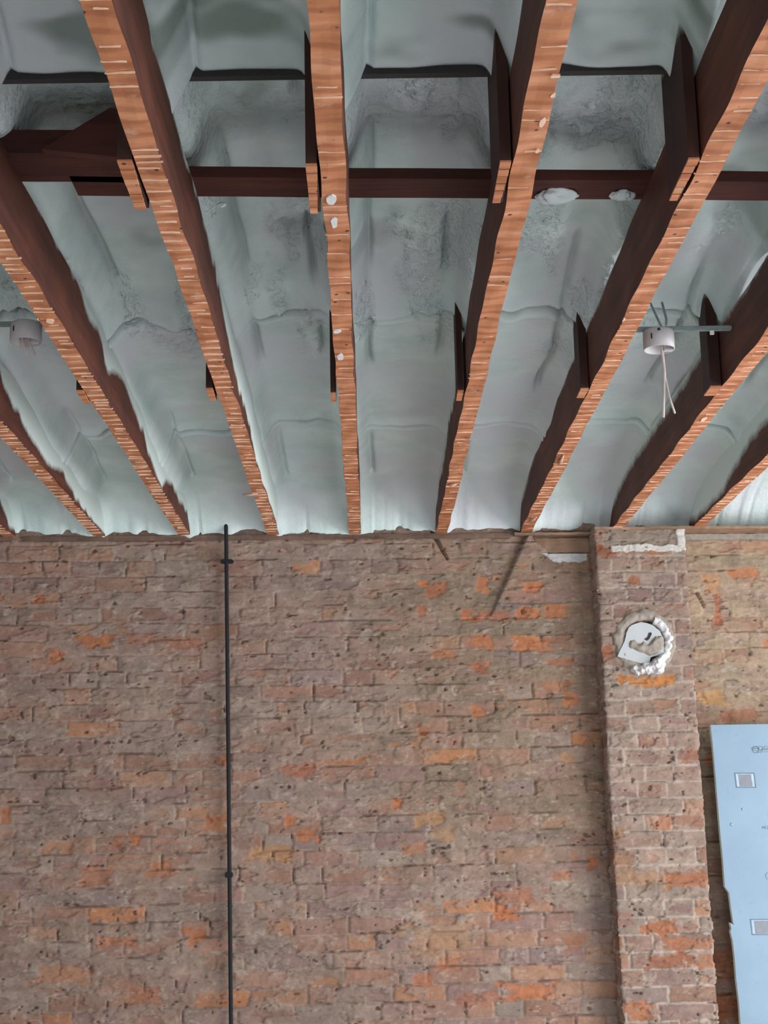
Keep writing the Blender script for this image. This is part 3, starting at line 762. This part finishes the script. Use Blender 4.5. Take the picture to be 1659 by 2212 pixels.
# ------------------------------------------------------------------ upright hanger boards nailed to the joists
def hanger(j, y0, y1, ztop, gap, wid, label, zlow=0.0, seed=0, spray=None):
    x1 = JX[j] - gap; x0 = x1 - wid
    root = empty('hanger_board', ((x0 + x1) / 2, (y0 + y1) / 2, ZJ + zlow), label, 'board', 'short upright boards beside the joists')
    zk = np.linspace(ZJ + zlow, EYE + ztop, 16)
    V, OS = [], []
    r_ = random.Random(seed)
    for z in zk:
        for (x, y) in ((x0, y0), (x1, y0), (x1, y1), (x0, y1)):
            V.append((x, y, z)); OS.append(0 if spray is None else float(np.clip((z - EYE - spray) / .05, 0, 1)))
    Fc = [(4 * a + k, 4 * a + (k + 1) % 4, 4 * a + 4 + (k + 1) % 4, 4 * a + 4 + k) for a in range(15) for k in range(4)] + [(3, 2, 1, 0), (60, 61, 62, 63)]
    me = py_mesh('board', V, Fc); flt_attr(me, 'overspray', np.array(OS))
    link('board', me, M_HANGER, root)
    # sawn lower end, pale where the laths were
    bm = bmesh.new(); n_ = max(2, int((y1 - y0) / .03)); 
    for k in range(n_):
        ya_ = y0 + (y1 - y0) * k / n_; yb_ = y0 + (y1 - y0) * (k + 1) / n_ - .003
        sh = r_.uniform(0, .003)
        box_bm(bm, x0, x1 - .001 * k, ya_, yb_, ZJ + zlow - .003 - sh, ZJ + zlow)
    bm_obj('lath_marked_end', bm, M_LATH, root)
hanger(4, 2.46, 2.67, 1.36, .006, .026, 'top left upright board end, left of the joist ending beside the pipe', seed=1)
hanger(5, 2.487, 2.70, 1.45, .005, .020, 'upright board left of the central joist near the top of the photo', seed=2)
hanger(6, 2.487, 2.668, 1.50, .004, .020, 'black upright board left of the reddish joist right of centre, above the cross plank', seed=3, spray=1.41)
hanger(7, 2.487, 2.668, 1.52, .003, .020, 'large black upright board with foam dripping over its top, top right', seed=4, spray=1.40)
hanger(3, 3.84, 3.95, 1.36, .002, .018, 'small board end on the left side of the joist beside the left junction box', seed=5)
hanger(4, 3.84, 3.95, 1.40, .008, .018, 'small board end left of the joist that ends beside the black pipe, mid height', seed=6)
hanger(5, 3.90, 3.985, 1.43, .006, .014, 'narrow dark upright board left of the central joist at mid height', seed=7)
hanger(6, 3.90, 3.985, 1.44, .006, .016, 'narrow dark upright board left of the reddish joist, above the lower foam seam', seed=8, spray=1.42)
hanger(7, 3.90, 3.985, 1.44, .003, .022, 'dark upright board left of the joist that passes the hanging wires', seed=9, spray=1.39)
hanger(8, 3.90, 3.985, 1.46, .004, .030, 'dark upright board behind the right junction box, under the thin conduit', seed=10, spray=1.41)

# ------------------------------------------------------------------ roof beam behind the foam, planks on the joists
bm = bmesh.new(); box_bm(bm, -1.86, 1.92, 2.594, 2.612, EYE + 1.399, EYE + 1.60)
tag(bm_obj('roof_beam', bm, M_PITCH), 'dark lower edge of a foam-covered roof beam crossing the top of the photo', 'beam')
def slanted_plank(name, pf0, pf1, z0, dpth, th, xl, xr, label):
    A, B = at_z(*pf0, z0), at_z(*pf1, z0)
    s_ = (B[1] - A[1]) / (B[0] - A[0]); f_ = lambda x: A[1] + s_ * (x - A[0])
    bm = bmesh.new(); n_ = 24; rings = []
    for k in range(n_ + 1):
        x = xl + (xr - xl) * k / n_; w = .0012 * math.sin(k * 1.7)
        y = f_(x) + w
        rings.append([bm.verts.new(p) for p in ((x, y, EYE + z0), (x, y + dpth, EYE + z0), (x, y + dpth, EYE + z0 + th), (x, y, EYE + z0 + th))])
    for a, b in zip(rings[:-1], rings[1:]):
        for q in range(4): bm.faces.new((a[q], a[(q + 1) % 4], b[(q + 1) % 4], b[q]))
    bm.faces.new(rings[0]); bm.faces.new(rings[-1][::-1])
    return tag(bm_obj(name, bm, M_DARKWOOD), label, 'plank')
xB = at_z(172, 430, H + JT)[0]
slanted_plank('cross_plank', (700, 385), (1600, 392), H + JT + .001, .096, .024, xB, 2.3, 'long red-brown plank lying across the tops of the joists')
xA = at_z(398, 350, H + JT + .03)[0]
slanted_plank('cross_plank', (10, 330), (390, 334), H + JT + .001, .134, .05, -2.2, xA - .004, 'wide dark plank lapping the long one, at the upper left')
# leaning triangular board above the wide plank
P = [at_y(*p, 2.745) for p in ((90, 322), (238, 232), (262, 236), (300, 260), (330, 330), (320, 345))]
V = P + [p + np.array([0, .022, 0]) for p in P]; n_ = len(P)
me = py_mesh('triangular_board', V, [tuple(range(n_)), tuple(range(n_, 2 * n_))[::-1]] + [(k, (k + 1) % n_, n_ + (k + 1) % n_, n_ + k) for k in range(n_)])
tag(link('triangular_board', me, M_DARKWOOD), 'dark board with a slanting upper edge standing on the wide plank, upper left', 'board')
# foam blobs that ran onto the long plank
def blob(name, cpx, size, seed, label, z_=H + JT - .004):
    c = at_z(*cpx, z_); bm = bmesh.new(); bmesh.ops.create_icosphere(bm, subdivisions=4, radius=1)
    for v in bm.verts:
        p = np.array(v.co); k = 1 + 1.5 * (float(fbm(np.array([p[0] + seed]), np.array([p[1] + p[2] * .7]), .7, .7, seed, 4)[0]) - .5)
        v.co = Vector((c[0] + p[0] * size[0] * k, c[1] + p[1] * size[1] * k, c[2] + p[2] * size[2] * k))
    tag(bm_obj(name, bm, M_FOAM, None, 0, True), label, 'foam')
blob('foam_lump', (1198, 424), (.043, .026, .012), 3, 'large whitish foam lump on the long cross plank, right of centre')
blob('foam_lump', (1345, 422), (.024, .018, .008), 5, 'small foam smear on the long plank, left of the large black upright board')
blob('foam_lump', (478, 442), (.010, .008, .005), 9, 'tiny foam drop at the rear edge of the long plank, left of centre')

# ------------------------------------------------------------------ timber ledge where joists meet the wall
def ledge(name, xa, xb, za, zb_, off, mat, label, seed):
    r_ = random.Random(seed); bm = bmesh.new(); n_ = int((xb - xa) / .02); rings = []
    for k in range(n_ + 1):
        x = xa + (xb - xa) * k / n_; o = off + r_.uniform(-.002, .002); y = wall_y(x)
        e1, e2 = r_.uniform(-.0015, .0015), r_.uniform(-.0015, .0015)
        rings.append([bm.verts.new(p) for p in ((x, y - o, EYE + za + e1), (x, y + .05, EYE + za), (x, y + .05, EYE + zb_), (x, y - o, EYE + zb_ + e2))])
    for a, b in zip(rings[:-1], rings[1:]):
        for q in range(4): bm.faces.new((a[q], a[(q + 1) % 4], b[(q + 1) % 4], b[q]))
    bm.faces.new(rings[0]); bm.faces.new(rings[-1][::-1])
    return tag(bm_obj(name, bm, mat), label, 'timber')
M_PLATE = wood_side_material('grimy_wall_plate', (.10, .065, .05), (.24, .15, .11), 'X', False)
x_ = lambda px: float(at_wall(px, 1150)[0])
ledge('wall_plate', x_(1110), x_(1275), 1.158, 1.168, .03, M_TIMBER, 'thin splintered lath under the joist ends, left of the pillar', 1)
ledge('wall_plate', x_(1275), x_(1700), 1.160, 1.171, PO + .012, M_TIMBER, 'thin weathered lath over the head of the pillar', 2)
ledge('wall_plate', -1.86, x_(1100), 1.150, 1.170, .010, M_PLATE, 'grimy timber wall plate along the top of the wall left of the pillar', 3)
ledge('timber_lintel', x_(1155), x_(1277), 1.092, 1.150, -.012, M_TIMBER, 'weathered timber lintel end above the torn white plaster, beside the pillar', 4)
xp0, xp1 = x_(1278), x_(1900)
ledge('bricked_ledge', float(pa_[0]) + .36, xp1, 1.135, 1.158, .02, M_GREYPL, 'pale stone ledge under the joist ends right of the pillar', 6)

# ------------------------------------------------------------------ black pipe
pt, pb2 = at_wall(488, 1100, .028), at_wall(499, 2212, .028)
d_ = (pb2 - pt) / (pb2[2] - pt[2]); foot = pt + d_ * (0.0 - pt[2]); top = pt + d_ * (EYE + 1.30 - pt[2])
pipe = empty('black_pipe', foot, 'thin black vertical pipe fixed to the brick wall', 'pipe')
tube('pipe_run', [foot, foot * .5 + pt * .5, pt, top], .0078, M_PIPE, pipe, 14)
for (py_, w_, h_) in ((1212, .024, .006), (1890, .010, .010)):
    c = at_wall(489 + (py_ - 1100) * .0099, py_, .028)
    bm = bmesh.new(); v = box_bm(bm, c[0] - (w_ if w_ > .02 else .018), c[0] + (w_ if w_ > .02 else .009), c[1] - .010, c[1] + .030, c[2] - h_, c[2] + h_)
    bm_obj('pipe_clip', bm, M_PIPE, pipe, .003)

# ------------------------------------------------------------------ sealed flue hole on the pillar
fl = empty('flue_cover', at_wall(1393, 1386, PO), 'round sealed flue hole of crumbling plaster and a pale cover on the pillar', 'cover')
def ring_mesh(name, cpx, r0, r1, a0, a1, off, bulge, mat, seed, parent, amp=.006):
    c = at_wall(*cpx, PO); na, nr = 120, 10
    A = np.linspace(a0, a1, na); P = np.zeros((nr, na, 3))
    for i_ in range(nr):
        t = i_ / (nr - 1)
        for k, a in enumerate(A):
            jr = amp * (float(fbm(np.array([math.cos(a) * 3 + 9]), np.array([math.sin(a) * 3]), .5, .5, seed, 3)[0]) - .5) * 2
            R_ = (r0 + jr * .5) + (r1 + jr * 1.6 - r0 - jr * .5) * t
            lump_ = float(vnoise(np.array([R_ * math.cos(a)]), np.array([R_ * math.sin(a)]), .012, .012, seed + 4)[0])
            dd = off + bulge * math.sin(math.pi * min(1, max(0, t))) * (.6 + .8 * lump_) - (.05 if i_ == 0 else 0) - (.012 if i_ == nr - 1 else 0)
            P[i_, k] = c + WT * R_ * math.cos(a) + np.array([0, 0, R_ * math.sin(a)]) + WN * dd
    return link(name, grid_mesh(name, P), mat, parent)
tag(ring_mesh('plaster_ring', (1393, 1386), .078, .126, 0, 2 * math.pi, .004, .010, M_GREYPL, 3, fl, .007), 'grey-brown plaster ring')
tag(ring_mesh('white_plaster', (1393, 1388), .075, .110, -1.75, 1.15, .010, .012, M_PLASTER, 8, fl, .009), 'crumbly white plaster')
def lumpy(name, poly, off, hgt, sc, mat, seed, parent):
    """crumbly patch on the pillar: grid inside an outline, domed and lumpy"""
    xs_ = [p[0] for p in poly]; ys_ = [p[1] for p in poly]
    gx = np.arange(min(xs_), max(xs_) + 1, 1.6); gy = np.arange(min(ys_), max(ys_) + 1, 1.6)
    GX, GY = np.meshgrid(gx, gy); ins = np.zeros(GX.shape, bool); dist = np.full(GX.shape, 1e9)
    for i_ in range(len(poly)):
        (xa, ya_), (xb, yb_) = poly[i_], poly[(i_ + 1) % len(poly)]
        c_ = ((ya_ > GY) != (yb_ > GY)) & (GX < (xb - xa) * (GY - ya_) / (yb_ - ya_ + 1e-9) + xa); ins ^= c_
        t = np.clip(((GX - xa) * (xb - xa) + (GY - ya_) * (yb_ - ya_)) / ((xb - xa) ** 2 + (yb_ - ya_) ** 2 + 1e-9), 0, 1)
        dist = np.minimum(dist, np.hypot(GX - xa - t * (xb - xa), GY - ya_ - t * (yb_ - ya_)))
    hh_ = off + (hgt * sstep(0, 7, dist) * (.35 + 1.1 * fbm(GX, GY, sc, sc, seed, 3))) - np.where(ins, 0, .03)
    keep = ins | (dist < 2.4); V, idm, Fc = [], {}, []
    for a_ in range(GX.shape[0]):
        for b_ in range(GX.shape[1]):
            if keep[a_, b_]:
                idm[a_, b_] = len(V); V.append(at_wall(GX[a_, b_], GY[a_, b_], hh_[a_, b_]))
    for (a_, b_) in list(idm):
        q_ = [(a_, b_), (a_ + 1, b_), (a_ + 1, b_ + 1), (a_, b_ + 1)]
        if all(k_ in idm for k_ in q_): Fc.append(tuple(idm[k_] for k_ in q_))
    return link(name, py_mesh(name, V, Fc, True), mat, parent)
cov_px = [(1358,1355),(1372,1347),(1385,1344),(1398,1346),(1412,1352),(1424,1362),(1434,1380),(1434,1412),(1405,1420),(1402,1438),(1334,1418),(1341,1402),(1349,1385),(1353,1368)]
tag(plate('cover_plate', refine(cov_px, 7, .6, 2), PO + .016, .010, M_COVER, fl), 'pale blue-grey cover')
dirt_px = [(1358,1388),(1362,1381),(1372,1381),(1377,1388),(1384,1390),(1390,1384),(1400,1392),(1408,1382),(1415,1374),(1432,1372),(1434,1392),(1432,1404),(1418,1413),(1403,1418),(1385,1410),(1364,1401),(1358,1397)]
tag(lumpy('mortar_patch', refine(dirt_px, 5, .9, 5), PO + .016, .012, 14, M_GREYPL, 5, fl), 'grey mortar patch')
tag(plate('dark_slot', [(1392,1381),(1399,1376),(1402,1367),(1407,1366),(1408,1370),(1403,1380),(1398,1384)], PO + .0185, .004, M_VOID, fl), 'dark slot')
tag(lumpy('white_rubble', refine([(1402,1432),(1412,1424),(1425,1412),(1438,1405),(1443,1420),(1436,1450),(1428,1458),(1400,1457),(1370,1459),(1362,1446),(1366,1434),(1385,1434)], 5, 2.5, 9), PO + .006, .036, 9, M_PLASTER, 9, fl), 'broken white plaster lumps')

# ------------------------------------------------------------------ pale blue board leaning at the right
bo = .125
left_px = [(1535,1566),(1540,1612),(1546,1680),(1551,1740),(1556,1800),(1561,1850),(1566,1915),(1575,1928),(1579,1960),(1584,1994),(1586,1998),(1577,1993),(1580,2006),(1578,2012),(1583,2032),(1587,2070),(1591,2120),(1596,2160),(1600,2212)]
root = empty('insulation_board', at_wall(1700, 2600, bo) * np.array([1, 1, 0]), 'large pale blue board with torn left edge, standing right of the pillar', 'board')
Fp = [at_wall(x, y, bo) for x, y in left_px]
lowl = Fp[-1].copy(); lowl[2] = .0; lowl = lowl + WT * .03
Rr = at_wall(1535, 1566, bo) + WT * 1.15; Rl = Rr.copy(); Rl[2] = .0
outline = Fp + [lowl, Rl, Rr]
V = outline + [p - WN * .022 for p in outline]; n_ = len(outline)
me = py_mesh('board', V, [tuple(range(n_)), tuple(range(n_, 2 * n_))[::-1]] + [(k, (k + 1) % n_, n_ + (k + 1) % n_, n_ + k) for k in range(n_)])
bm = bmesh.new(); bm.from_mesh(me); bmesh.ops.recalc_face_normals(bm, faces=bm.faces[:]); bm.to_mesh(me); bm.free()
link('board', me, [M_BOARD, M_BOARDCORE], root)
for p_ in me.polygons:
    if abs(Vector(p_.normal).dot(Vector(WN))) < .5: p_.material_index = 1
def stroke(bm, pts, w, off, closed=False):
    """a printed line: a thin raised ribbon on the board"""
    P = [at_wall(x, y, off) for x, y in pts]
    if closed: P.append(P[0])
    for a, b in zip(P[:-1], P[1:]):
        d = b - a; L = np.linalg.norm(d)
        if L < 1e-6: continue
        d /= L; s = np.cross(d, WN) * w / 2; e = d * w * .3
        vv = [bm.verts.new(q) for q in (a - s - e, b - s + e, b + s + e, a + s - e)]
        back = [bm.verts.new(v.co - Vector(WN) * .0006) for v in vv]
        bm.faces.new(vv)
        for k in range(4): bm.faces.new((vv[k], vv[(k + 1) % 4], back[(k + 1) % 4], back[k]))
OB = bo + .0006
bm = bmesh.new(); circ = lambda cx_, cy_, rx, ry, a0=0, a1=360, n=18: [(cx_ + rx * math.cos(math.radians(a0 + (a1 - a0) * k / n)), cy_ + ry * math.sin(math.radians(a0 + (a1 - a0) * k / n))) for k in range(n + 1)]
stroke(bm, circ(1632, 1620, 6.5, 6.5), .0022, OB)
stroke(bm, [(1623, 1617), (1628, 1612), (1636, 1612), (1641, 1617), (1637, 1622), (1628, 1621)], .0020, OB, True)
stroke(bm, [(1627, 1617), (1638, 1617)], .003, OB)
stroke(bm, circ(1643, 1616, 5, 4, 200, 20, 10) + [(1648, 1618), (1646, 1625), (1636, 1625)], .0020, OB)
stroke(bm, circ(1643, 1616, 5, 4, 200, 360, 10), .0018, OB)
stroke(bm, [(1639, 1622), (1645, 1622), (1647, 1616)], .0018, OB)
for dx in (0, 12):
    stroke(bm, [(1664 + dx - 4, 1612), (1652 + dx, 1612), (1650 + dx, 1616), (1660 + dx, 1616)], .0020, OB)
    stroke(bm, [(1650 + dx, 1619), (1660 + dx, 1619)], .0036, OB)
    stroke(bm, [(1650 + dx, 1624), (1660 + dx, 1624)], .0020, OB)
tag(bm_obj('printed_logo', bm, M_INK, root), 'outlined printed letters')
bm = bmesh.new()
for pts in ([(1647,1790),(1647,1785),(1649,1788),(1651,1785),(1651,1790)], [(1657,1785),(1653,1785),(1653,1790),(1657,1790)], [(1659,1785),(1659,1790),(1663,1790)]): stroke(bm, pts, .0018, OB)
tag(bm_obj('small_print', bm, M_INK, root), 'small dark printed letters')
bm = bmesh.new(); stroke(bm, [(1653, 1890), (1658, 1885), (1666, 1886), (1668, 1893), (1662, 1900), (1656, 1898)], .0022, OB, True)
tag(bm_obj('printed_logo', bm, M_INK, root), 'second printed logo cut by the photo edge')
def stamp(x0, y0, x1, y1, sk):
    q = lambda x, y: (x + sk * (y - y0) / (y1 - y0), y)
    bm = bmesh.new(); stroke(bm, [q(x0, y0), q(x1, y0), q(x1, y1), q(x0, y1)], .0028, OB + .0004, True)
    fr = bm_obj('stamp_frame', bm, M_INK, root)
    plate('stamp_edge', [q(x0 + 2, y0 + 2), q(x1 - 2, y0 + 2), q(x1 - 2, y1 - 2), q(x0 + 2, y1 - 2)], OB, .0005, M_STAMPW, root)
    plate('stamp_field', [q(x0 + 7, y0 + 3), q(x1 - 7, y0 + 3), q(x1 - 7, y1 - 2), q(x0 + 7, y1 - 2)], OB + .0003, .0005, M_STAMP, root)
stamp(1587, 1670, 1629, 1701, 4); stamp(1621, 1986, 1668, 2019, 4)
for (sx_, sy_, r_) in ((1580, 1781, 3.5), (1604, 1748, 3)):
    c = at_wall(sx_, sy_, bo); bm = bmesh.new(); bmesh.ops.create_icosphere(bm, subdivisions=2, radius=1)
    for v in bm.verts: v.co = Vector(tuple(c + WT * v.co.x * r_ / 545 + np.array([0, 0, v.co.z * r_ / 545]) + WN * v.co.y * .002))
    bm_obj('dent', bm, M_BOARD, root, 0, True)

# ------------------------------------------------------------------ junction boxes on their conduits
def lathe_box(name, cx_, cy_, ztop, r, hgt, parent):
    bm = bmesh.new(); seg = 48; ri = r - .003
    prof = [(0.0001, ztop), (r - .006, ztop), (r - .002, ztop - .002), (r, ztop - .007), (r, ztop - hgt), (ri, ztop - hgt), (ri, ztop - .006), (.0001, ztop - .006)]
    rings = [[bm.verts.new((cx_ + R_ * math.cos(2 * math.pi * k / seg), cy_ + R_ * math.sin(2 * math.pi * k / seg), z)) for k in range(seg)] for R_, z in prof]
    for a, b in zip(rings[:-1], rings[1:]):
        for k in range(seg): bm.faces.new((a[k], a[(k + 1) % seg], b[(k + 1) % seg], b[k]))
    bm.faces.new(rings[0]); bm.faces.new(rings[-1])
    return bm_obj(name, bm, M_PVC, parent, 0, True)
YB = 3.74
cR = at_y(1423, 738, YB); cL = at_y(56, 722, YB)
RB = .0405
for (nm, c, lab) in (('right', cR, 'round grey junction box with two long hanging wires, under the foam at the right'),
                     ('left', cL, 'round grey junction box with short wire stubs, at the left edge')):
    ztop = float(c[2]) + .030
    root = empty('junction_box', (c[0], c[1], ztop - .05), lab, 'junction box', 'junction boxes between the joists')
    lathe_box('housing', c[0], c[1], ztop, RB, .052, root)
    bm = bmesh.new(); box_bm(bm, c[0] + .012, c[0] + .036, c[1] - .004, c[1] + .010, ztop - .055, ztop - .050); bm_obj('mounting_tab', bm, M_PVC, root, .001)
    bm = bmesh.new(); box_bm(bm, c[0] - .026, c[0] - .023, c[1] - RB * .86, c[1] - RB * .74, ztop - .032, ztop - .018); bm_obj('slot', bm, M_VOID, root)
    if nm == 'right':
        w0 = np.array([c[0] + .006, c[1], ztop - .008])
        e1 = at_y(1433, 901, YB); e2 = at_y(1458, 893, YB); m1 = at_y(1435, 800, YB); m2 = at_y(1440, 835, YB)
        tube('hanging_wire', [w0, at_y(1430, 765, YB), m1, at_y(1434, 850, YB), e1], .0036, M_WIRE, root, 10)
        tube('hanging_wire', [w0 + np.array([.004, .004, 0]), at_y(1433, 770, YB + .004), at_y(1437, 815, YB + .003), at_y(1446, 858, YB), e2], .0027, M_WIRE, root, 10)
        for (a_, b_) in (((1424, 716), (1412, 686)), ((1434, 712), (1437, 684))):
            s0 = at_y(*a_, YB + .0); s1 = at_y(*b_, YB + .05)
            tube('feed_wire', [np.array([s0[0], YB - .034, s0[2]]), np.array([(s0[0] + s1[0]) / 2, YB, (s0[2] + s1[2]) / 2 + .004]), s1 + np.array([0, .03, .05])], .0032, M_CONDUIT, root, 8)
        tube('cable_notch', [np.array([c[0] - .006, c[1] - RB + .001, ztop - .008]), np.array([c[0] - .006, c[1] - RB - .001, ztop - .012])], .004, M_VOID, root, 8)
    else:
        for k, (a_, b_) in enumerate((((43, 735), (48, 762)), ((56, 738), (64, 769)), ((64, 740), (75, 767)), ((52, 738), (55, 752)))):
            tube('wire_stub', [np.array([c[0] + (a_[0] - 56) / 860, c[1], ztop - .008]), at_y(*a_, YB), at_y(*b_, YB - .004 * k)], .0032, M_WIRE, root, 8)
cR2 = at_y(1423, 711, YB); ztube = cR2[2]
for (xa, xb, c, lab) in ((JX[7] + WJ, JX[8], cR, 'thin grey-green conduit carrying the right junction box'), (JX[2] + WJ, JX[3], cL, 'thin grey-green conduit carrying the left junction box')):
    A = at_y(1423 if c is cR else 20, 711 if c is cR else 700, YB + .02)
    root = empty('conduit', (xa, YB + .02, A[2]), lab, 'conduit')
    bm = bmesh.new(); box_bm(bm, xa + .001, xb - .001, YB + .014, YB + .032, A[2] - .005, A[2] + .006); bm_obj('rod', bm, M_CONDUIT, root, .002)
    if c is cR:
        q = at_y(1538, 718, YB + .02); bm = bmesh.new(); box_bm(bm, q[0] - .006, min(q[0] + .004, xb - .001), YB + .012, YB + .02, q[2] - .007, q[2] + .003); tag(bm_obj('white_clip', bm, M_TIN, root), 'small white clip')
